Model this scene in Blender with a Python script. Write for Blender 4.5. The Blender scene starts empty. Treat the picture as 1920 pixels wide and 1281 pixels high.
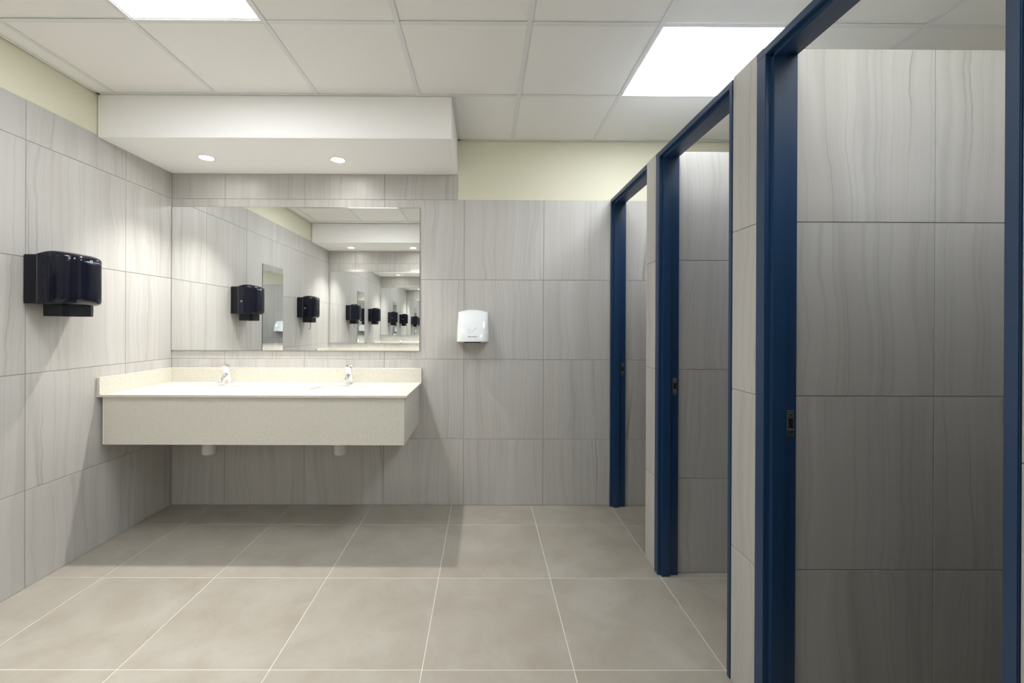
import bpy, bmesh, math, random
from mathutils import Matrix, Vector
random.seed(7)
PI = math.pi
sc = bpy.context.scene
COL = sc.collection

# ------------------------------------------------------------------ camera
cam = bpy.data.cameras.new('camera')
cam.sensor_fit = 'HORIZONTAL'; cam.sensor_width = 36
cam.lens = 786.856 * 36 / 1920
cam.shift_x = (960 - 910.67) / 1920
cam.shift_y = (610.11 - 640.5) / 1920
cam.clip_start = 0.01
co = bpy.data.objects.new('camera', cam); COL.objects.link(co)
rt, fw, up = (0.99998512, -0.00376512, 0.00394641), (0.00376989, 0.99999217, -0.00120191), (-0.00394186, 0.00121677, 0.99999149)
co.matrix_world = Matrix(((rt[0], up[0], -fw[0], 0), (rt[1], up[1], -fw[1], 0), (rt[2], up[2], -fw[2], 1.3616), (0, 0, 0, 1)))
sc.camera = co

# ------------------------------------------------------------------ world, exposure
w = bpy.data.worlds.new('world'); sc.world = w; w.use_nodes = True
w.node_tree.nodes['Background'].inputs[0].default_value = (0.8, 0.85, 0.9, 1)
w.node_tree.nodes['Background'].inputs[1].default_value = 0.02
vs = sc.view_settings
vs.view_transform = 'Standard'; vs.look = 'None'; vs.gamma = 1; vs.use_curve_mapping = False
vs.exposure = 0.86
cy = sc.cycles
cy.max_bounces = 16; cy.diffuse_bounces = 8; cy.glossy_bounces = 12
cy.sample_clamp_indirect = 6.0
cy.caustics_reflective = True; cy.blur_glossy = 0.5
# strength of each lamp (used in its builder below)
PANEL = 12.0          # emission of the square ceiling panels
SPOT_W = 50.0        # watts of each recessed downlight
PANEL_COL = (0.945, 0.975, 1.0)
SPOT_COL = (1.0, 0.96, 0.915)

# ------------------------------------------------------------------ dimensions (metres; y into the picture)
BACK = 3.165; LEFT = -2.349; RIGHT = 2.78; FRONT = -0.03; CEIL = 2.751
FACE = 0.955                     # room side of the cubicle fronts
SOF_Z = 2.492; SOF_Y = 2.556; SOF_X = -0.203

# ------------------------------------------------------------------ materials
def nt(name):
    m = bpy.data.materials.new(name); m.use_nodes = True
    t = m.node_tree; b = t.nodes['Principled BSDF']
    return m, t, b
def N(t, kind, **k):
    n = t.nodes.new(kind)
    for a, v in k.items():
        if a in n.inputs: n.inputs[a].default_value = v
        else: setattr(n, a, v)
    return n
def L(t, a, b): t.links.new(a, b)
def plain(name, col, rough=.5, metal=0., coat=0., spec=.5, bump=0., bscale=300):
    m, t, b = nt(name)
    b.inputs['Base Color'].default_value = (*col, 1); b.inputs['Roughness'].default_value = rough
    b.inputs['Metallic'].default_value = metal; b.inputs['Coat Weight'].default_value = coat
    b.inputs['Specular IOR Level'].default_value = spec
    if bump:
        tc = N(t, 'ShaderNodeTexCoord'); n = N(t, 'ShaderNodeTexNoise'); n.inputs['Scale'].default_value = bscale
        bp = N(t, 'ShaderNodeBump'); bp.inputs['Strength'].default_value = bump; bp.inputs['Distance'].default_value = .002
        L(t, tc.outputs['Object'], n.inputs['Vector']); L(t, n.outputs['Fac'], bp.inputs['Height']); L(t, bp.outputs['Normal'], b.inputs['Normal'])
    return m
def emit(name, col, s):
    m, t, b = nt(name)
    b.inputs['Base Color'].default_value = (.8, .8, .8, 1)
    b.inputs['Emission Color'].default_value = (*col, 1); b.inputs['Emission Strength'].default_value = s
    return m
def math_(t, op, a, b=None, c=None, clamp=False):
    n = t.nodes.new('ShaderNodeMath'); n.operation = op; n.use_clamp = clamp
    for i, v in enumerate((a, b, c)):
        if v is None: continue
        if isinstance(v, (int, float)): n.inputs[i].default_value = v
        else: L(t, v, n.inputs[i])
    return n.outputs[0]

def wall_tile_material():
    """ivory-grey porcelain with fine vertical grain and a few wandering veins; each tile shifts the pattern"""
    m, t, b = nt('veined_wall_tile')
    tc = N(t, 'ShaderNodeTexCoord'); oi = N(t, 'ShaderNodeObjectInfo')
    sep = N(t, 'ShaderNodeSeparateXYZ'); L(t, tc.outputs['Object'], sep.inputs[0])
    off = math_(t, 'MULTIPLY', oi.outputs['Random'], 91.7)
    u0 = math_(t, 'ADD', sep.outputs[0], off); v = sep.outputs[2]
    def noise(src, su, sv, detail=2, rough=.5, seed=0.):
        c = N(t, 'ShaderNodeCombineXYZ')
        L(t, math_(t, 'MULTIPLY', src, su), c.inputs[0]); L(t, math_(t, 'MULTIPLY', v, sv), c.inputs[1]); c.inputs[2].default_value = seed
        n = N(t, 'ShaderNodeTexNoise'); n.inputs['Scale'].default_value = 1; n.inputs['Detail'].default_value = detail; n.inputs['Roughness'].default_value = rough
        L(t, c.outputs[0], n.inputs['Vector']); return n.outputs['Fac']
    # the grain wanders sideways: a slow sway and a small wobble
    u = math_(t, 'ADD', u0, math_(t, 'MULTIPLY', math_(t, 'SUBTRACT', noise(u0, 3.0, 2.0, 1, .5, 2.2), .5), .10))
    u = math_(t, 'ADD', u, math_(t, 'MULTIPLY', math_(t, 'SUBTRACT', noise(u0, 9.0, 8.0, 2, .6, 6.4), .5), .022))
    broad = noise(u, 9, .35, 2, .5, 3.1)
    mid = noise(u, 34, .5, 3, .6, 9.7)
    fine = noise(u, 190, 1.0, 2, .6, 5.3)
    def vein(su, sv, seed, width, detail):
        f = noise(u, su, sv, detail, .5, seed)
        d = math_(t, 'ABSOLUTE', math_(t, 'SUBTRACT', f, .52))
        return math_(t, 'SUBTRACT', 1., math_(t, 'DIVIDE', d, width), clamp=True)
    mask = math_(t, 'MULTIPLY', math_(t, 'SUBTRACT', noise(u, 10, .9, 1, .5, 21.), .42), 5., clamp=True)
    v1 = math_(t, 'MULTIPLY', vein(9., .12, 13.3, .012, 0), mask)
    v2 = vein(14., .15, 17.9, .030, 1)
    val = math_(t, 'MULTIPLY_ADD', math_(t, 'SUBTRACT', broad, .5), .26, 1.)
    val = math_(t, 'ADD', val, math_(t, 'MULTIPLY', math_(t, 'SUBTRACT', mid, .5), .155))
    val = math_(t, 'ADD', val, math_(t, 'MULTIPLY', math_(t, 'SUBTRACT', fine, .5), .06))
    val = math_(t, 'SUBTRACT', val, math_(t, 'MULTIPLY', v1, .27))
    val = math_(t, 'SUBTRACT', val, math_(t, 'MULTIPLY', v2, .10))
    ramp = N(t, 'ShaderNodeMix'); ramp.data_type = 'RGBA'
    ramp.inputs[6].default_value = (.485, .462, .428, 1); ramp.inputs[7].default_value = (.53, .527, .522, 1)
    L(t, noise(u, 5, .7, 2, .5, 33.), ramp.inputs[0])
    mul = N(t, 'ShaderNodeMix'); mul.data_type = 'RGBA'; mul.blend_type = 'MULTIPLY'; mul.inputs[0].default_value = 1
    cc = N(t, 'ShaderNodeCombineColor')
    for i in range(3): L(t, val, cc.inputs[i])
    L(t, ramp.outputs[2], mul.inputs[6]); L(t, cc.outputs[0], mul.inputs[7])
    L(t, mul.outputs[2], b.inputs['Base Color'])
    b.inputs['Roughness'].default_value = .38; b.inputs['Specular IOR Level'].default_value = .42
    bp = N(t, 'ShaderNodeBump'); bp.inputs['Strength'].default_value = .12; bp.inputs['Distance'].default_value = .001
    L(t, fine, bp.inputs['Height']); L(t, bp.outputs[0], b.inputs['Normal'])
    return m

def floor_tile_material():
    m, t, b = nt('floor_tile_porcelain')
    tc = N(t, 'ShaderNodeTexCoord'); oi = N(t, 'ShaderNodeObjectInfo')
    vm = N(t, 'ShaderNodeVectorMath'); vm.operation = 'ADD'
    c = N(t, 'ShaderNodeCombineXYZ'); L(t, math_(t, 'MULTIPLY', oi.outputs['Random'], 53.), c.inputs[0]); L(t, math_(t, 'MULTIPLY', oi.outputs['Random'], 31.), c.inputs[1])
    L(t, tc.outputs['Object'], vm.inputs[0]); L(t, c.outputs[0], vm.inputs[1])
    def noise(s, d, r, dist=0.):
        n = N(t, 'ShaderNodeTexNoise'); n.inputs['Scale'].default_value = s; n.inputs['Detail'].default_value = d; n.inputs['Roughness'].default_value = r
        n.inputs['Distortion'].default_value = dist
        L(t, vm.outputs[0], n.inputs['Vector']); return n.outputs['Fac']
    a = noise(4.5, 4, .55, .4); f = noise(38, 5, .65)
    mx = N(t, 'ShaderNodeMix'); mx.data_type = 'RGBA'
    mx.inputs[6].default_value = (.320, .288, .240, 1); mx.inputs[7].default_value = (.392, .372, .325, 1)
    fac = math_(t, 'ADD', math_(t, 'MULTIPLY_ADD', math_(t, 'SUBTRACT', a, .5), 2.2, .5), math_(t, 'MULTIPLY', math_(t, 'SUBTRACT', f, .5), .55), clamp=True)
    L(t, fac, mx.inputs[0]); L(t, mx.outputs[2], b.inputs['Base Color'])
    b.inputs['Roughness'].default_value = .42
    L(t, math_(t, 'MULTIPLY_ADD', f, .12, .36), b.inputs['Roughness'])
    b.inputs['Specular IOR Level'].default_value = .4
    return m

def quartz_material():
    m, t, b = nt('cream_speckled_stone')
    tc = N(t, 'ShaderNodeTexCoord')
    n = N(t, 'ShaderNodeTexNoise'); n.inputs['Scale'].default_value = 190; n.inputs['Detail'].default_value = 3; L(t, tc.outputs['Object'], n.inputs['Vector'])
    r = N(t, 'ShaderNodeValToRGB'); L(t, n.outputs['Fac'], r.inputs[0])
    e = r.color_ramp.elements
    e[0].position = .28; e[0].color = (.53, .50, .41, 1); e[1].position = .46; e[1].color = (.645, .625, .555, 1)
    x = r.color_ramp.elements.new(.74); x.color = (.69, .67, .60, 1)
    L(t, r.outputs[0], b.inputs['Base Color']); b.inputs['Roughness'].default_value = .22
    return m

def ceiling_tile_material():
    m, t, b = nt('ceiling_tile_board')
    tc = N(t, 'ShaderNodeTexCoord'); oi = N(t, 'ShaderNodeObjectInfo')
    n = N(t, 'ShaderNodeTexNoise'); n.inputs['Scale'].default_value = 260; n.inputs['Detail'].default_value = 2; L(t, tc.outputs['Object'], n.inputs['Vector'])
    bp = N(t, 'ShaderNodeBump'); bp.inputs['Strength'].default_value = .25; bp.inputs['Distance'].default_value = .001
    L(t, n.outputs['Fac'], bp.inputs['Height']); L(t, bp.outputs[0], b.inputs['Normal'])
    mx = N(t, 'ShaderNodeMix'); mx.data_type = 'RGBA'; mx.inputs[6].default_value = (.84, .825, .80, 1); mx.inputs[7].default_value = (.88, .87, .85, 1)
    L(t, oi.outputs['Random'], mx.inputs[0]); L(t, mx.outputs[2], b.inputs['Base Color']); b.inputs['Roughness'].default_value = .9
    return m

M = dict(
    tile=wall_tile_material(), ftile=floor_tile_material(), quartz=quartz_material(), ctile=ceiling_tile_material(),
    grout=plain('wall_grout', (.30, .30, .29), .9), fgrout=plain('floor_grout', (.62, .60, .56), .9),
    cream=plain('cream_wall_paint', (.74, .72, .58), .75, bump=.1), white=plain('white_ceiling_paint', (.88, .87, .86), .75, bump=.08),
    grid=plain('white_metal_grid', (.76, .77, .77), .5), edge=plain('joint_shadow_edge', (.12, .12, .11), .9),
    blue=plain('blue_frame_paint', (.012, .044, .113), .38, bump=.06, bscale=120), cap=plain('partition_cap', (.72, .72, .70), .6),
    mirror=plain('mirror_silver', (.93, .945, .94), .0, 1.), mback=plain('mirror_edge', (.10, .12, .12), .3),
    black=plain('smoked_black_plastic', (.0065, .0075, .016), .08, spec=.38), black2=plain('black_plastic', (.006, .007, .011), .32, spec=.3),
    seam=plain('dull_dark_seam', (.045, .05, .055), .5), void=plain('slot_black', (.003, .003, .003), .9),
    dryer=plain('glossy_white_shell', (.78, .82, .84), .05, coat=1.), chrome=plain('chrome', (.86, .88, .90), .07, 1.),
    steel=plain('dull_steel', (.42, .40, .37), .38, 1.), ceramic=plain('white_ceramic', (.86, .87, .87), .08, coat=.4),
    pvc=plain('white_plastic_pipe', (.70, .66, .66), .4), paper=plain('white_paper', (.85, .85, .83), .9),
    red=plain('maroon_print', (.22, .06, .08), .6), grey=plain('grey_print', (.38, .40, .42), .6), pale=plain('pale_blue_print', (.42, .52, .70), .6),
    panel=emit('panel_diffuser_glow', PANEL_COL, PANEL), lens=emit('downlight_glow', (1., .97, .92), 42.0),
    rim=plain('white_lamp_trim', (.82, .82, .80), .4),
)
M['mirror'].node_tree.nodes['Principled BSDF'].inputs['Specular IOR Level'].default_value = .5

# ------------------------------------------------------------------ mesh helpers
def link(name, me, mats, parent=None, loc=(0, 0, 0), rz=0., smooth=False):
    o = bpy.data.objects.new(name, me); COL.objects.link(o)
    if mats is not None and not me.materials:
        for m in (mats if isinstance(mats, (list, tuple)) else [mats]): me.materials.append(m)
    if smooth:
        me.polygons.foreach_set('use_smooth', [True] * len(me.polygons))
        try: me.set_sharp_from_angle(angle=math.radians(35))
        except Exception: pass
    o.parent = parent; o.location = loc; o.rotation_euler = (0, 0, rz)
    return o
def from_bm(name, bm, mats, parent=None, loc=(0, 0, 0), rz=0., smooth=False, recalc=True):
    if recalc: bmesh.ops.recalc_face_normals(bm, faces=bm.faces)
    me = bpy.data.meshes.new(name); bm.to_mesh(me); bm.free()
    return link(name, me, mats, parent, loc, rz, smooth)
def box(bm, x0, x1, y0, y1, z0, z1, bev=0., seg=1):
    r = bmesh.ops.create_cube(bm, size=1.)
    vsx = r['verts']
    for v in vsx: v.co = Vector(((x0 + x1) / 2 + v.co.x * (x1 - x0), (y0 + y1) / 2 + v.co.y * (y1 - y0), (z0 + z1) / 2 + v.co.z * (z1 - z0)))
    if bev:
        es = {e for v in vsx for e in v.link_edges}
        bmesh.ops.bevel(bm, geom=list(es), offset=bev, segments=seg, affect='EDGES', profile=.5)
def boxobj(name, ext, m, parent=None, bev=0., seg=1):
    """box whose origin is the parent's; ext in world coords when parent sits at the origin"""
    bm = bmesh.new(); box(bm, *ext, bev, seg); return from_bm(name, bm, m, parent)
def tag(o, label=None, cat=None, group=None, kind=None):
    for k, v in (('label', label), ('category', cat), ('group', group), ('kind', kind)):
        if v: o[k] = v
    return o
def empty(name, loc=(0, 0, 0), rz=0.):
    o = bpy.data.objects.new(name, None); COL.objects.link(o); o.location = loc; o.rotation_euler = (0, 0, rz); o.empty_display_size = .1
    return o
def loft(bm, rings, cap0=True, cap1=True, closed=True):
    vr = [[bm.verts.new(p) for p in r] for r in rings]
    for a, b in zip(vr, vr[1:]):
        n = len(a)
        for i in range(n if closed else n - 1):
            bm.faces.new((a[i], a[(i + 1) % n], b[(i + 1) % n], b[i]))
    if cap0: bm.faces.new(vr[0])
    if cap1: bm.faces.new(list(reversed(vr[-1])))
    return vr
def tube(bm, pts, radii, n=20, cap=True, flat=None):
    pts = [Vector(p) for p in pts]
    if isinstance(radii, (int, float)): radii = [radii] * len(pts)
    rings = []
    for i, p in enumerate(pts):
        d = (pts[min(i + 1, len(pts) - 1)] - pts[max(i - 1, 0)])
        d = d.normalized() if d.length > 1e-9 else Vector((0, 0, 1))
        if flat: d = Vector(flat)
        a = Vector((1, 0, 0)) if abs(d.x) < .9 else Vector((0, 1, 0))
        s = d.cross(a).normalized(); q = d.cross(s).normalized()
        rings.append([p + (s * math.cos(2 * PI * k / n) + q * math.sin(2 * PI * k / n)) * radii[i] for k in range(n)])
    loft(bm, rings, cap, cap)

# tiles: chamfered plates, front towards local -Y, shared between tiles of one size
_cache = {}
T = .003                                                     # how far the tile face stands proud of its joints
def tile_mesh(wd, ht, t=T, ch=.0009, tagname='t'):
    key = (tagname, round(wd, 3), round(ht, 3))
    if key in _cache: return _cache[key]
    bm = bmesh.new(); a, b = wd / 2, ht / 2
    back = [(-a, t, -b), (a, t, -b), (a, t, b), (-a, t, b)]
    mid = [(x, ch, z) for x, y, z in back]
    fr = [(-a + ch, 0, -b + ch), (a - ch, 0, -b + ch), (a - ch, 0, b - ch), (-a + ch, 0, b - ch)]
    loft(bm, [back, mid, fr], False, True)
    bmesh.ops.recalc_face_normals(bm, faces=bm.faces)
    # open back: make sure the front looks to -Y
    for f in bm.faces:
        if abs(f.normal.y) > .99 and f.normal.y > 0: bmesh.ops.reverse_faces(bm, faces=bm.faces[:]); break
    me = bpy.data.meshes.new('tile'); bm.to_mesh(me); bm.free(); _cache[key] = me
    return me
def cuts(lo, hi, lines):
    c = [lo] + sorted(x for x in lines if lo + .004 < x < hi - .004) + [hi]
    return list(zip(c, c[1:]))
def tile_face(parent, origin, rz, us, zs, gap=.003, mat=None, skip=None, grout=True):
    """us / zs are lists of (from, to) along local X and height; origin is the world point of local (0,0,0)"""
    c, s = math.cos(rz), math.sin(rz)
    u0, u1, z0, z1 = us[0][0], us[-1][1], zs[0][0], zs[-1][1]
    if grout:
        bm = bmesh.new(); box(bm, u0, u1, T - .0005, T + .004, z0, z1)
        from_bm('grout_bed', bm, M['grout'], parent, origin, rz)
    for a, b in us:
        for p, q in zs:
            if skip and skip((a + b) / 2, (p + q) / 2): continue
            g0 = 0 if p <= 0 else gap / 2
            me = tile_mesh(b - a - gap, q - p - gap)
            um, zm = (a + b) / 2, (p + q) / 2
            link('tile', me, mat or M['tile'], parent, (origin[0] + um * c, origin[1] + um * s, origin[2] + zm), rz)

ROWS = [.5, 1.1, 1.7, 2.3]
# ------------------------------------------------------------------ the room shell
def struct(o, label=None): return tag(o, label, None, None, 'structure')
B = T + .003
# back wall
wb = struct(boxobj('wall_back', (LEFT - .1, RIGHT + .1, BACK + B, BACK + .12, 0, CEIL + .1), M['cream']), 'back wall of striped ivory-grey tiles with cream paint above')
XL = [-1.952 + .6 * k for k in range(8)]
tile_face(wb, (0, BACK, 0), 0, cuts(LEFT, RIGHT, XL), cuts(0, 2.302, ROWS))
tile_face(wb, (0, BACK, 0), 0, cuts(LEFT, SOF_X, XL), [(2.302, SOF_Z)])
# left wall
wl = struct(boxobj('wall_left', (LEFT - .12, LEFT - B, FRONT, BACK + .006, 0, CEIL + .1), M['cream']), 'left wall of striped ivory-grey tiles under a cream painted band')
YL = [BACK - .4067 - .6 * k for k in range(6)]
tile_face(wl, (LEFT, 0, 0), PI / 2, cuts(FRONT, BACK, YL), cuts(0, 2.506, ROWS))
# wall behind the viewer (seen in the mirror)
wf = struct(boxobj('wall_front', (LEFT - .1, RIGHT + .1, FRONT - .12, FRONT - B, 0, CEIL + .1), M['cream']), 'tiled wall opposite the mirror, seen only in its reflection')
tile_face(wf, (0, FRONT, 0), PI, [(-b, -a) for a, b in reversed(cuts(LEFT, FACE, XL))], cuts(0, 2.302, ROWS))
tile_face(wf, (0, FRONT, 0), PI, [(-b, -a) for a, b in reversed(cuts(LEFT, SOF_X, XL))], [(2.302, SOF_Z)])
# outer right wall of the cubicles
wr = struct(boxobj('wall_right', (RIGHT + B, RIGHT + .12, FRONT, BACK + .006, 0, CEIL + .1), M['cream']), 'far wall of the toilet cubicles behind the partitions')
tile_face(wr, (RIGHT, 0, 0), -PI / 2, [(-b, -a) for a, b in reversed(cuts(FRONT, BACK, YL))], cuts(0, 2.302, ROWS))

# floor
fl = struct(boxobj('floor', (LEFT - .1, RIGHT + .1, FRONT - .1, BACK + .1, -.1, -.0012), M['fgrout']), 'floor of large beige-grey square tiles with pale joints')
FX = [-.2401 + .6 * k for k in range(-4, 6)]; FY = [BACK - .3107 - .6 * k for k in range(6)]
def floor_tile(a, b, c, d):
    key = ('f', round(b - a, 3), round(d - c, 3))
    if key not in _cache:
        bm = bmesh.new(); x, y, ch = (b - a - .0042) / 2, (d - c - .0042) / 2, .0007
        loft(bm, [[(-x, -y, -.0015), (x, -y, -.0015), (x, y, -.0015), (-x, y, -.0015)], [(-x, -y, -ch), (x, -y, -ch), (x, y, -ch), (-x, y, -ch)],
                  [(-x + ch, -y + ch, 0), (x - ch, -y + ch, 0), (x - ch, y - ch, 0), (-x + ch, y - ch, 0)]], True, True)
        bmesh.ops.recalc_face_normals(bm, faces=bm.faces)
        me = bpy.data.meshes.new('tile'); bm.to_mesh(me); bm.free(); _cache[key] = me
    link('tile', _cache[key], M['ftile'], fl, ((a + b) / 2, (c + d) / 2, 0))
for a, b in cuts(LEFT, RIGHT, FX):
    for c, d in cuts(FRONT, BACK, FY): floor_tile(a, b, c, d)

# ceiling: slab, exposed grid, lay-in boards
ce = struct(boxobj('ceiling', (LEFT - .1, RIGHT + .1, FRONT - .1, BACK + .1, CEIL + .06, CEIL + .12), M['white']), 'suspended ceiling of square white boards in a metal grid')
GM = .6109; GX = [.2046 + GM * k for k in range(-4, 4)]; GY = [BACK - .004 - GM * k for k in range(1, 6)]
gw = .012
def under_soffit(x0, x1, y0, y1): return (x1 < SOF_X + .02 and y0 > SOF_Y - .03)
for gx in GX:
    y1 = SOF_Y if gx < SOF_X else BACK
    bm = bmesh.new(); box(bm, gx - gw, gx + gw, FRONT, y1, CEIL, CEIL + .003, .0006)
    box(bm, gx - .0015, gx + .0015, FRONT, y1, CEIL + .003, CEIL + .03)
    from_bm('grid_bar', bm, M['grid'], ce)
xl = [LEFT] + GX + [RIGHT]; yl = [FRONT] + sorted(GY) + [BACK]
for yy in sorted(GY):
    for a, b in zip(xl, xl[1:]):
        bm = bmesh.new(); box(bm, a + gw + .0006, b - gw - .0006, yy - gw, yy + gw, CEIL + .0006, CEIL + .0035, .0005)
        from_bm('grid_bar', bm, M['grid'], ce)
lit_cells = []
for a, b in zip(xl, xl[1:]):
    for c, d in zip(yl, yl[1:]):
        if under_soffit(a, b, c, d): continue
        ia = round((a - .2046) / GM); jd = round((BACK - .004 - d) / GM)
        if (ia, jd) in [(-3, 2), (1, 1), (1, 4)]:
            lit_cells.append((a, b, c, d)); continue
        key = ('c', round(b - a, 3), round(d - c, 3))
        if key not in _cache:
            bm = bmesh.new(); x, y = (b - a - .006) / 2, (d - c - .006) / 2
            box(bm, -x, x, -y, y, 0, .014, .001)
            me = bpy.data.meshes.new('ceiling_board'); bm.to_mesh(me); bm.free(); _cache[key] = me
        dz = random.choice([0, 0, 0, .0012, .002])
        link('ceiling_board', _cache[key], M['ctile'], ce, ((a + b) / 2, (c + d) / 2, CEIL + .0042 + dz))
# perimeter angles of the grid
for e in [(LEFT, LEFT + .02, FRONT, SOF_Y), (RIGHT - .02, RIGHT, FRONT, BACK), (SOF_X, RIGHT, BACK - .02, BACK), (SOF_X, SOF_X + .02, SOF_Y, BACK), (LEFT, SOF_X + .02, SOF_Y - .02, SOF_Y), (SOF_X, RIGHT, FRONT, FRONT + .02)]:
    boxobj('edge_angle', (*e, CEIL - .0008, CEIL + .004), M['grid'], ce)

# dropped box over each basin unit
s1 = struct(boxobj('soffit', (LEFT, SOF_X, SOF_Y, BACK + .005, SOF_Z, CEIL - .001), M['white'], bev=.002), 'white boxed-in soffit over the mirror with two downlights')
s2 = struct(boxobj('soffit', (LEFT, SOF_X, FRONT - .005, .60, SOF_Z, CEIL - .001), M['white'], bev=.002), 'white soffit on the opposite side, seen in the mirror')

# ------------------------------------------------------------------ cubicle partitions
def partition(y0, y1, label, near_face=True, far_face=True):
    top = 2.318
    w_ = struct(boxobj('partition_wall', (FACE + B, RIGHT + .004, y0 + B, y1 - B, 0, top - .004), M['cap']), label)
    zr = cuts(0, top, [.52, 1.12, 1.72])
    xs = cuts(FACE + .0025, RIGHT, [1.555, 2.155])
    if near_face: tile_face(w_, (0, y0, 0), 0, xs, zr)
    if far_face: tile_face(w_, (0, y1, 0), PI, [(-b, -a) for a, b in reversed(xs)], zr)
    tile_face(w_, (FACE - .001, 0, 0), -PI / 2, [(-y1, -y0)], zr)
    return w_
partition(2.306, 2.468, 'tiled partition between the first and second cubicle from the back wall')
partition(1.443, 1.612, 'tiled partition between the second and the nearest cubicle')
partition(FRONT + .005, .742, 'tiled wall end beside the nearest blue door frame', True, True)

# ------------------------------------------------------------------ blue door frames
def profile_bar(bm, pts, axis, a, b):
    """extrude the closed (p, q) outline from a to b along axis 'z' or 'y'"""
    if axis == 'z': r = [[(p, q, t) for p, q in pts] for t in (a, b)]
    else: r = [[(p, t, q) for p, q in pts] for t in (a, b)]
    loft(bm, r)
def door(n, y_far, y_near, label, near_w=.022, lip_far=.024, lip_near=.0, near_x=-.004):
    d = struct(empty('door_%d' % n, (FACE, (y_far + y_near) / 2, 0)), label)
    cy_ = (y_far + y_near) / 2
    X0, x1 = -.004, .107
    def jamb(side, t, lip):
        x0 = X0 if side > 0 else near_x
        # side +1: the jamb at the far end; the opening lies towards -side
        yb = (y_far if side > 0 else y_near) - cy_
        s = -side
        pts = [(x0, yb + side * lip)] + ([(-.0012, yb + side * lip), (-.0012, yb)] if lip else []) + \
              [(x1, yb), (x1, yb + s * t), (.058, yb + s * t), (.058, yb + s * (t + .017)), (max(.014, x0 + .003), yb + s * (t + .017)), (max(.014, x0 + .003), yb + s * t), (x0, yb + s * t)]
        bm = bmesh.new(); profile_bar(bm, pts, 'z', 0, 2.283)
        bmesh.ops.bevel(bm, geom=[e for e in bm.edges if abs(e.verts[0].co.z - e.verts[1].co.z) > 1], offset=.0016, segments=2, affect='EDGES')
        return from_bm('jamb', bm, M['blue'], d)
    j = jamb(1, .022, lip_far); jamb(-1, near_w, lip_near)
    zt = 2.310
    x0 = X0; pts = [(x0, zt), (x1, zt), (x1, 2.283), (.058, 2.283), (.058, 2.268), (.014, 2.268), (.014, 2.283), (x0, 2.283)]
    bm = bmesh.new(); profile_bar(bm, pts, 'y', (y_near - cy_) - lip_near, (y_far - cy_) + lip_far)
    bmesh.ops.bevel(bm, geom=[e for e in bm.edges if abs(e.verts[0].co.y - e.verts[1].co.y) > .3], offset=.0016, segments=2, affect='EDGES')
    from_bm('lintel', bm, M['blue'], d)
    # the door leaf, hinged on the near jamb and folded back into the cubicle
    yn = y_near - cy_ + near_w + .002; lw = (y_far - y_near) - near_w - .022 - .012
    bm = bmesh.new(); box(bm, .062, .062 + lw, yn, yn + .036, .012, 2.272, .0015)
    lf = from_bm('door_leaf', bm, M['blue'], d)
    bm = bmesh.new(); xx = .062 + lw - .055
    tube(bm, [(xx, yn + .034, 1.03), (xx, yn + .042, 1.03)], [.026, .026], 24); tube(bm, [(xx, yn + .040, 1.03), (xx, yn + .066, 1.03)], [.009, .009], 16)
    box(bm, xx - .115, xx + .009, yn + .058, yn + .072, 1.021, 1.039, .004, 2)
    from_bm('handle', bm, M['steel'], lf, smooth=True)
    for z in (.25, 1.15, 2.05):
        bm = bmesh.new(); tube(bm, [(.060, yn - .001, z - .045), (.060, yn - .001, z + .045)], [.006, .006], 12); from_bm('hinge', bm, M['steel'], lf)
    # strike plate on the closing side, behind the stop
    yp = y_far - cy_ - .022
    bm = bmesh.new(); box(bm, .074, .098, yp - .0018, yp, .985, 1.075, .0006)
    sp = from_bm('strike_plate', bm, M['steel'], d); sp['label'] = 'dull metal strike plate with a dark latch hole'
    bm = bmesh.new(); box(bm, .079, .093, yp - .0030, yp - .0016, 1.015, 1.048)
    from_bm('latch_hole', bm, M['void'], sp)
    bm = bmesh.new(); box(bm, .076, .096, yp - .008, yp - .0015, 1.010, 1.0135, .0008)
    from_bm('latch_lip', bm, M['steel'], sp)
    for z in (1.062, .998):
        bm = bmesh.new(); tube(bm, [(.086, yp - .0014, z), (.086, yp - .0036, z)], [.0042, .0030], 14)
        from_bm('screw', bm, M['chrome'], sp)
    return d
door(1, BACK, 2.468, 'dark blue door frame farthest away, against the back wall', lip_far=0., near_x=.0125)
door(2, 2.306, 1.612, 'dark blue door frame of the middle cubicle, between two tiled strips', near_w=.020)
door(3, 1.443, .742, 'dark blue door frame of the nearest cubicle, largest and rightmost', near_w=.021)

# ------------------------------------------------------------------ lamps
def ceiling_panel(cell, label):
    a, b, c, d = cell; x, y = (a + b) / 2, (c + d) / 2; h = (b - a) / 2 - .006; k = (d - c) / 2 - .006
    t = tag(empty('ceiling_light', (x, y, CEIL)), label, 'ceiling light', 'square ceiling light panels')
    bm = bmesh.new(); r = .013
    loft(bm, [[(-h, -k, .022), (h, -k, .022), (h, k, .022), (-h, k, .022)], [(-h, -k, .0042), (h, -k, .0042), (h, k, .0042), (-h, k, .0042)],
              [(-h + r, -k + r, .0042), (h - r, -k + r, .0042), (h - r, k - r, .0042), (-h + r, k - r, .0042)], [(-h + r, -k + r, .007), (h - r, -k + r, .007), (h - r, k - r, .007), (-h + r, k - r, .007)]], False, False)
    from_bm('frame', bm, M['rim'], t)
    bm = bmesh.new(); box(bm, -h + r, h - r, -k + r, k - r, .0055, .009)
    from_bm('diffuser', bm, M['panel'], t)
lit_cells.sort()
ceiling_panel(lit_cells[0], 'bright square light panel at the top left, above the soffit')
ceiling_panel(lit_cells[2], 'bright square light panel at the upper right, over the cubicle fronts')
ceiling_panel(lit_cells[1], 'square light panel above the nearest cubicle, just outside the picture')

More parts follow.
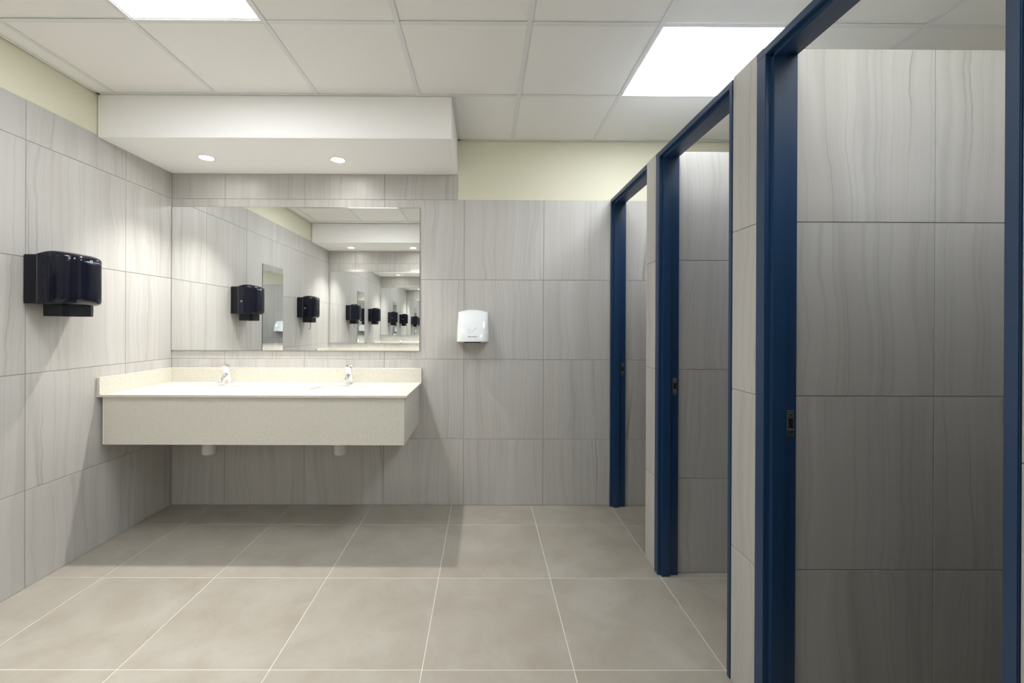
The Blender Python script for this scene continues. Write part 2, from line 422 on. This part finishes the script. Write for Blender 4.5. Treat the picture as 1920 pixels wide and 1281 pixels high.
def downlight(x, y, label):
    t = tag(empty('downlight', (x, y, SOF_Z)), label, 'downlight', 'round downlights recessed in the soffits')
    bm = bmesh.new(); n = 40
    def ring(r, z): return [(r * math.cos(2 * PI * k / n), r * math.sin(2 * PI * k / n), z) for k in range(n)]
    loft(bm, [ring(.054, .0), ring(.054, -.0035), ring(.051, -.0048), ring(.045, -.0045), ring(.042, -.001), ring(.041, -.0006)], False, False)
    from_bm('trim_ring', bm, M['rim'], t, smooth=True)
    bm = bmesh.new(); loft(bm, [ring(.0425, -.0004), ring(.0425, -.0016), ring(.030, -.0030)], True, True)
    from_bm('lens', bm, M['lens'], t)
    l = bpy.data.lights.new('downlight_beam', 'SPOT'); l.energy = SPOT_W; l.color = SPOT_COL; l.shadow_soft_size = .016
    l.spot_size = math.radians(100); l.spot_blend = 1.0
    lo = bpy.data.objects.new('downlight_beam', l); COL.objects.link(lo); lo.parent = t; lo.location = (0, 0, -.022)
downlight(-1.892, 2.862, 'round downlight in the near soffit, left one over the mirror')
downlight(-1.008, 2.885, 'round downlight in the near soffit, right one over the mirror')
downlight(-1.93, .24, 'left downlight of the opposite soffit, reflected in the mirror')
downlight(-1.03, .24, 'right downlight of the opposite soffit, reflected at the mirror edge')

# ------------------------------------------------------------------ mirrors
def mirror(name, wd, ht, loc, rz, label, tilt=0.):
    t = tag(empty(name, loc, rz), label, 'mirror')
    t.rotation_euler.x = tilt
    bm = bmesh.new(); box(bm, -wd / 2, wd / 2, -.0058, -.0052, 0, ht)
    from_bm('glass', bm, M['mirror'], t)
    bm = bmesh.new(); box(bm, -wd / 2 - .0012, wd / 2 + .0012, -.0052, -.0004, -.0012, ht + .0012, .0003)
    from_bm('backing', bm, M['mback'], t)
mirror('wall_mirror', 1.858, 1.076, (-1.415, BACK - .0042, 1.163), 0, 'large frameless mirror on the back wall above the basin counter', -math.radians(.2))
mirror('wall_mirror', 1.858, 1.076, (-1.395, FRONT, 1.10), PI, 'mirror on the opposite wall, seen only as a reflection inside the large mirror')
mirror('narrow_mirror', .45, 1.15, (LEFT, 1.640, .86), PI / 2, 'narrow upright mirror on the left wall, seen only in the large mirror')

# ------------------------------------------------------------------ basin counter
def counter(y_wall, rz, x0, x1, depth, label, taps=True):
    """built facing local -Y, wall at local y = 0, x in world units when rz = 0"""
    TOP, TH = .928, .0135
    t = tag(empty('basin_counter', (0, y_wall - .001 if rz == 0 else y_wall + .001, 0), rz), label, 'counter')
    basins = [(-1.865, -.305), (-.975, -.300)] if rz == 0 else [(1.40, -.25)]
    rx, ry = (.200, .148)
    bm = bmesh.new(); n = 56
    def slab_box(a, b):
        vs_ = [[bm.verts.new((x, y, z)) for x, y in ((a, -depth), (b, -depth), (b, 0), (a, 0))] for z in (TOP - TH, TOP)]
        bm.faces.new(vs_[1]); bm.faces.new(list(reversed(vs_[0])))
    xs = [x0]
    cells = []
    for bx, by in basins: cells.append((bx - .28, bx + .28, bx, by)); xs += [bx - .28, bx + .28]
    xs.append(x1)
    for i in range(0, len(xs), 2): slab_box(xs[i], xs[i + 1])
    for a, b, bx, by in cells:
        def outer(k):
            th = 2 * PI * k / n; dx, dy = math.cos(th), math.sin(th)
            s = min(((b - bx) / dx if dx > 1e-9 else (a - bx) / dx if dx < -1e-9 else 9), ((0 - by) / dy if dy > 1e-9 else (-depth - by) / dy if dy < -1e-9 else 9))
            return (bx + dx * s, by + dy * s)
        # insert the rectangle's corners by snapping the nearest rays
        out = [outer(k) for k in range(n)]
        for cx_, cy2 in ((a, 0), (b, 0), (a, -depth), (b, -depth)):
            k = min(range(n), key=lambda q: (out[q][0] - cx_) ** 2 + (out[q][1] - cy2) ** 2); out[k] = (cx_, cy2)
        inn = [(bx + rx * math.cos(2 * PI * k / n), by + ry * math.sin(2 * PI * k / n)) for k in range(n)]
        vv = {(q, z): [bm.verts.new((x, y, z)) for x, y in r] for q, r in (('o', out), ('i', inn)) for z in (TOP, TOP - TH)}
        for k in range(n):
            j = (k + 1) % n
            bm.faces.new((vv['o', TOP][k], vv['o', TOP][j], vv['i', TOP][j], vv['i', TOP][k]))
            bm.faces.new((vv['o', TOP - TH][k], vv['i', TOP - TH][k], vv['i', TOP - TH][j], vv['o', TOP - TH][j]))
            bm.faces.new((vv['i', TOP][k], vv['i', TOP][j], vv['i', TOP - TH][j], vv['i', TOP - TH][k]))
    # rim of the slab
    r = [[(x0, -depth, z), (x1, -depth, z), (x1, 0, z), (x0, 0, z)] for z in (TOP - TH, TOP)]
    loft(bm, r, False, False)
    bmesh.ops.remove_doubles(bm, verts=bm.verts, dist=1e-5)
    from_bm('countertop', bm, M['quartz'], t)
    boxobj('backsplash', (x0 + .019, x1, -.019, 0, TOP, 1.033), M['quartz'], t, .0012)
    if rz == 0: boxobj('backsplash', (x0, x0 + .019, -depth, 0, TOP, 1.033), M['quartz'], t, .0012)
    else: boxobj('backsplash', (x1 - .019, x1, -depth, -.0195, TOP, 1.033), M['quartz'], t, .0012)
    zb = .622
    boxobj('apron', (x0 + .032, x1 - .018, -depth + .014, -depth + .032, zb, TOP - TH), M['quartz'], t, .001)
    if rz == 0:
        boxobj('side_panel', (x1 - .037, x1 - .018, -depth + .032, -.001, zb, TOP - TH), M['quartz'], t, .001)
        boxobj('side_batten', (x0 + .022, x0 + .031, -depth + .018, -.03, zb, TOP - TH - .002), M['white'], t, .0008)
    else:
        boxobj('side_panel', (x0 + .018, x0 + .037, -depth + .032, -.001, zb, TOP - TH), M['quartz'], t, .001)
    for bx, by in basins if taps else []:
        bm = bmesh.new(); rings = []
        for k in range(13):
            a = (PI / 2) * k / 12; q = max(math.cos(a) ** .62, .10); z = TOP - TH - .001 - .145 * math.sin(a) ** 1.15
            rings.append([(bx + (rx + .006) * q * math.cos(2 * PI * j / n), by + (ry + .006) * q * math.sin(2 * PI * j / n), z) for j in range(n)])
        lip = [(bx + (rx + .028) * math.cos(2 * PI * j / n), by + (ry + .026) * math.sin(2 * PI * j / n), TOP - TH - .001) for j in range(n)]
        outr = []
        for k in range(12, -1, -1):
            a = (PI / 2) * k / 12; q = max(math.cos(a) ** .62, .12); z = TOP - TH - .010 - .145 * math.sin(a) ** 1.15
            outr.append([(bx + (rx + .014) * q * math.cos(2 * PI * j / n), by + (ry + .014) * q * math.sin(2 * PI * j / n), z) for j in range(n)])
        lip2 = [(x, y, z - .008) for x, y, z in lip]
        loft(bm, [lip] + rings, False, True)
        vr = loft(bm, [lip2] + list(reversed(outr)), False, True)
        b_ = from_bm('basin', bm, M['ceramic'], t, smooth=True)
        b_['label'] = 'white oval basin set under the counter'
        bm = bmesh.new(); zf = TOP - TH - .145
        tube(bm, [(bx, by, zf - .001), (bx, by, zf + .003), (bx, by, zf + .004)], [.030, .030, .024], 28)
        from_bm('drain_cover', bm, M['chrome'], b_, smooth=True)
        # bottle trap below: neck, cup, arm to the wall
        bm = bmesh.new()
        tube(bm, [(bx, by, zf - .008), (bx, by, zf - .030), (bx, by, zf - .032), (bx, by, .590), (bx, by, .588), (bx, by, .482), (bx, by, .475)], [.034, .034, .018, .018, .042, .042, .034], 28, flat=(0, 0, 1))
        tube(bm, [(bx, by + .03, .555), (bx, by + .10, .555), (bx, -.004, .555)], [.019, .019, .019], 18)
        tube(bm, [(bx, -.012, .555), (bx, -.0035, .555)], [.034, .034], 24)
        p_ = from_bm('drain_trap', bm, M['pvc'], b_, smooth=True); p_['label'] = 'white plastic drain trap showing under the apron'
    return t
counter(BACK, 0, LEFT + .0008, -.468, BACK - 2.552, 'cream stone basin counter with speckled apron under the large mirror')
counter(FRONT, PI, .468, -LEFT - .0008, .47, 'matching counter on the opposite side, seen only in the mirror', False)

# ------------------------------------------------------------------ push taps
def tap(x, y, label):
    t = tag(empty('push_tap', (x, y, .9283)), label, 'tap', 'chrome push taps')
    bm = bmesh.new()
    tube(bm, [(0, 0, 0), (0, 0, .004), (0, -.001, .010), (0, -.002, .020)], [.027, .027, .021, .018], 28, flat=(0, 0, 1))
    from_bm('base_flange', bm, M['chrome'], t, smooth=True)
    d = Vector((0, -.30, 1)).normalized()
    bm = bmesh.new()
    tube(bm, [d * .014, d * .040, d * .060, d * .098, d * .100], [.0195, .0215, .0225, .0225, .0205], 32)
    from_bm('body', bm, M['chrome'], t, smooth=True)
    bm = bmesh.new()
    tube(bm, [d * .1008, d * .1015, d * .136, d * .139, d * .140], [.020, .0235, .0245, .0235, .021], 32)
    from_bm('push_head', bm, M['chrome'], t, smooth=True)
    bm = bmesh.new(); c = d * .074
    tube(bm, [c + Vector((0, .005, 0)), c + Vector((0, -.030, -.014)), c + Vector((0, -.062, -.030)), c + Vector((0, -.084, -.044))], [.019, .0165, .0145, .0140], 24)
    sp = from_bm('spout', bm, M['chrome'], t, smooth=True)
    bm = bmesh.new(); q = c + Vector((0, -.084, -.044)); e = Vector((0, -.0115, -.0075))
    tube(bm, [q, q + e * .7], [.0150, .0145], 24); from_bm('aerator', bm, M['steel'], sp, smooth=True)
tap(-1.868, 3.085, 'chrome push tap behind the left basin')
tap(-.982, 3.085, 'chrome push tap behind the right basin')

# ------------------------------------------------------------------ lettering helper
def lettering(name, text, size, mat, parent, place, align='LEFT', bold=0.):
    cu = bpy.data.curves.new(name, 'FONT'); cu.body = text; cu.size = size; cu.align_x = align; cu.offset = bold; cu.resolution_u = 3
    tmp = bpy.data.objects.new(name, cu); COL.objects.link(tmp)
    dg = bpy.context.evaluated_depsgraph_get(); me = bpy.data.meshes.new_from_object(tmp.evaluated_get(dg))
    bpy.data.objects.remove(tmp); bpy.data.curves.remove(cu)
    for v in me.vertices: v.co = place(v.co.x, v.co.y)
    me.materials.clear()
    return link(name, me, mat, parent)

# ------------------------------------------------------------------ paper towel dispensers
def sgnpow(v, e): return math.copysign(abs(v) ** e, v)
def dispenser(y, label, towel=False):
    t = tag(empty('paper_towel_dispenser', (LEFT, y, 1.458), PI / 2), label, 'towel dispenser', 'black paper towel dispensers')
    HW = .1375; H_ = .276
    def pmax(z):                     # depth of the cover at height z above its lower edge
        k = 1.0
        if z > H_ - .030: k = 1 - .20 * ((z - H_ + .030) / .030) ** 2.2
        if z < .022: k = 1 - .10 * ((.022 - z) / .022) ** 2
        return .212 * k
    def front(u, z):
        q = min(abs(u) / HW, 1.)
        return .070 + (pmax(z) - .070) * (1 - q ** 3.4) ** .48
    # back body
    bm = bmesh.new(); box(bm, -HW, HW, -.070, -.0004, .003, .256, .007, 3)
    from_bm('back_body', bm, M['black2'], t, smooth=True)
    # curved cover
    bm = bmesh.new(); us = [math.sin(PI / 2 * (-1 + 2 * k / 44)) * HW for k in range(45)]
    zs = [0, .004, .010, .022, .06, .10, .14, .18, .22, H_ - .030, H_ - .022, H_ - .014, H_ - .007, H_ - .002, H_]
    rows = []
    for z in zs:
        inset = 0 if .004 < z < H_ - .008 else (.0035 if 0 < z < H_ else .007)
        r = [(u * (1 - inset / HW), -(front(u, z) - (inset if z < .02 else 0)), z) for u in us]
        if z > .258: r = [(u, p, zz - (zz - .258) * min(1., max(0., (.135 + p) / .065)) ** 1.6) for u, p, zz in r]
        rows.append([(-HW + inset, -.070, min(z, .258))] + r + [(HW - inset, -.070, min(z, .258))])
    loft(bm, rows, True, True)
    from_bm('cover', bm, M['black'], t, smooth=True)
    # seam between cover and body
    for s in (-1, 1):
        bm = bmesh.new(); box(bm, s * HW - .0012, s * HW + .0012, -.0745, -.069, .006, .258, .0006); from_bm('seam', bm, M['seam'], t)
    # hinge dimples on the near side
    uh = HW
    while front(uh, .1) < .098: uh -= .0005
    for z in (.052, .072, .128, .139, .152, .214, .236):
        bm = bmesh.new(); tube(bm, [(-uh + .001, -.098, z), (-uh - .0022, -.0985, z)], [.0050, .0042], 12)
        from_bm('hinge_pin', bm, M['void'], t)
    # lock on the far side
    bm = bmesh.new(); tube(bm, [(HW - .004, -.105, .118), (HW + .010, -.105, .118), (HW + .0115, -.105, .118)], [.0085, .0085, .006], 20)
    from_bm('lock', bm, M['steel'], t, smooth=True)
    # sight window
    # outlet below
    bm = bmesh.new(); n0 = [(-.088, -.052), (.088, -.052), (.088, -.150), (.060, -.162), (-.060, -.162), (-.088, -.150)]
    lo_ = [(x * .985, yy) for x, yy in n0]
    loft(bm, [[(x, yy, -.060) for x, yy in lo_], [(x, yy, -.030) for x, yy in n0], [(x, yy, .004) for x, yy in n0]], False, True)
    inner = [(x * .93, yy * .96 - .004) for x, yy in n0]
    loft(bm, [[(x, yy, -.060) for x, yy in lo_], [(x, yy, -.060) for x, yy in inner], [(x, yy, -.028) for x, yy in inner]], False, True)
    from_bm('outlet', bm, M['black2'], t)
    # mark and maker's word
    z0 = .232
    def pl(u, v): return Vector((u, -front(u, z0 + v) - .0007, z0 + v))
    lettering('brand_lettering', 'mediclinics', .0105, M['pale'], t, lambda a, b: pl(.020 + a, b))
    bm = bmesh.new()
    for a, b, c, d in ((.000, .007, .000, .0065), (.0085, .0155, .000, .0065), (.000, .007, .008, .0145), (.0085, .0155, .008, .0145)):
        vv = [bm.verts.new(pl(u, v - .002)) for u, v in ((a, c), (b, c), (b, d), (a, d))]; bm.faces.new(vv)
    from_bm('logo', bm, M['pale'], t, recalc=False)
    if towel:
        bm = bmesh.new(); rr = []
        for k in range(7):
            z = .01 - k * .019; sh = .006 * math.sin(k * 1.3)
            rr.append([(u - .012 + sh * .6 + (0.006 if k > 4 and u > 0 else 0), -.108 + sh + .004 * math.sin(9 * u * 10 + k), z + (.012 * (u / .03) if k == 6 else 0)) for u in [-.026 + .0065 * j for j in range(9)]])
        vr = loft(bm, rr, False, False, closed=False)
        bmesh.ops.solidify(bm, geom=bm.faces[:], thickness=.0012)
        pt = from_bm('paper_towel', bm, M['paper'], None, (LEFT, y, 1.408), PI / 2, smooth=True)
        tag(pt, 'white paper towel hanging out of the farther reflected dispenser', 'paper towel')
    return t
dispenser(2.282, 'glossy black paper towel dispenser on the left wall near the basin counter')
dispenser(.905, 'second black dispenser with a towel hanging out, seen only in the mirror', True)

# ------------------------------------------------------------------ hand dryer
def dryer(x, label):
    t = tag(empty('hand_dryer', (x, BACK, 1.238), 0), label, 'hand dryer')
    HH = .236
    def P(z):
        s = max(0., min(1., z / HH))
        return .022 + .134 * max(0., 1 - s ** 1.5) ** .72
    def Wd(z): return .1215 - .010 * (z / HH) ** 1.5
    NS = 72
    def sec(z):
        out = []
        for k in range(NS + 1):
            a = PI * k / NS; u = -Wd(z) * sgnpow(math.cos(a), .48); p = P(z) * abs(math.sin(a)) ** .50
            zz = z * (1 - .095 * (u / .12) ** 2 * (z / HH) ** 2)
            out.append((u, -p, zz))
        return out
    zs = [0, .002, .008] + [.008 + (HH - .008) * math.sin(PI / 2 * k / 26) for k in range(1, 27)]
    bm = bmesh.new(); rows = [sec(z) for z in zs]
    rows[0] = [(u * .975, p * .975, z) for u, p, z in rows[0]]
    loft(bm, rows, True, True)
    bmesh.ops.translate(bm, verts=bm.verts, vec=(0, -.0005, 0))
    from_bm('shell', bm, M['dryer'], t, smooth=True)
    boxobj_ = bmesh.new(); box(boxobj_, -.060, .060, -.146, -.055, -.0075, .001, .002); from_bm('air_outlet', boxobj_, M['void'], t)
    def depth(u, z):
        c = min(.999, (abs(u) / Wd(z)) ** (1 / .48)); s = math.sqrt(1 - c * c); return P(z) * s ** .50 + .0005
    def pl(u, z): return Vector((u, -depth(u, z) - .0008, z))
    lettering('brand_lettering', 'MEDI CLINICS', .0105, M['red'], t, lambda a, b: pl(a, b + .034), 'CENTER', .0002)
    # faint printed symbol: a hand under dashes of warm air
    segs = [((-.028, .062), (-.018, .064), .0014), ((-.030, .070), (-.030, .098), .0009), ((-.024, .074), (-.014, .078), .0010), ((-.013, .062), (-.004, .070), .0012), ((-.004, .078), (.008, .081), .0016), ((.008, .084), (.014, .088), .0012),
            ((.016, .092), (.024, .096), .0020), ((.024, .096), (.027, .105), .0016), ((-.022, .084), (-.012, .092), .0009)]
    bm = bmesh.new()
    for (a, b), (c, d), wd in segs:
        v = Vector((c - a, d - b)); q = Vector((-v.y, v.x)).normalized() * wd
        bm.faces.new([bm.verts.new(pl(*pp)) for pp in ((a - q.x, b - q.y), (c - q.x, d - q.y), (c + q.x, d + q.y), (a + q.x, b + q.y))])
    from_bm('printed_symbol', bm, M['grey'], t, recalc=False)
    return t
dryer(-.083, 'white glossy hand dryer with arched top on the back wall, right of the mirror')
bpy.context.view_layer.update()
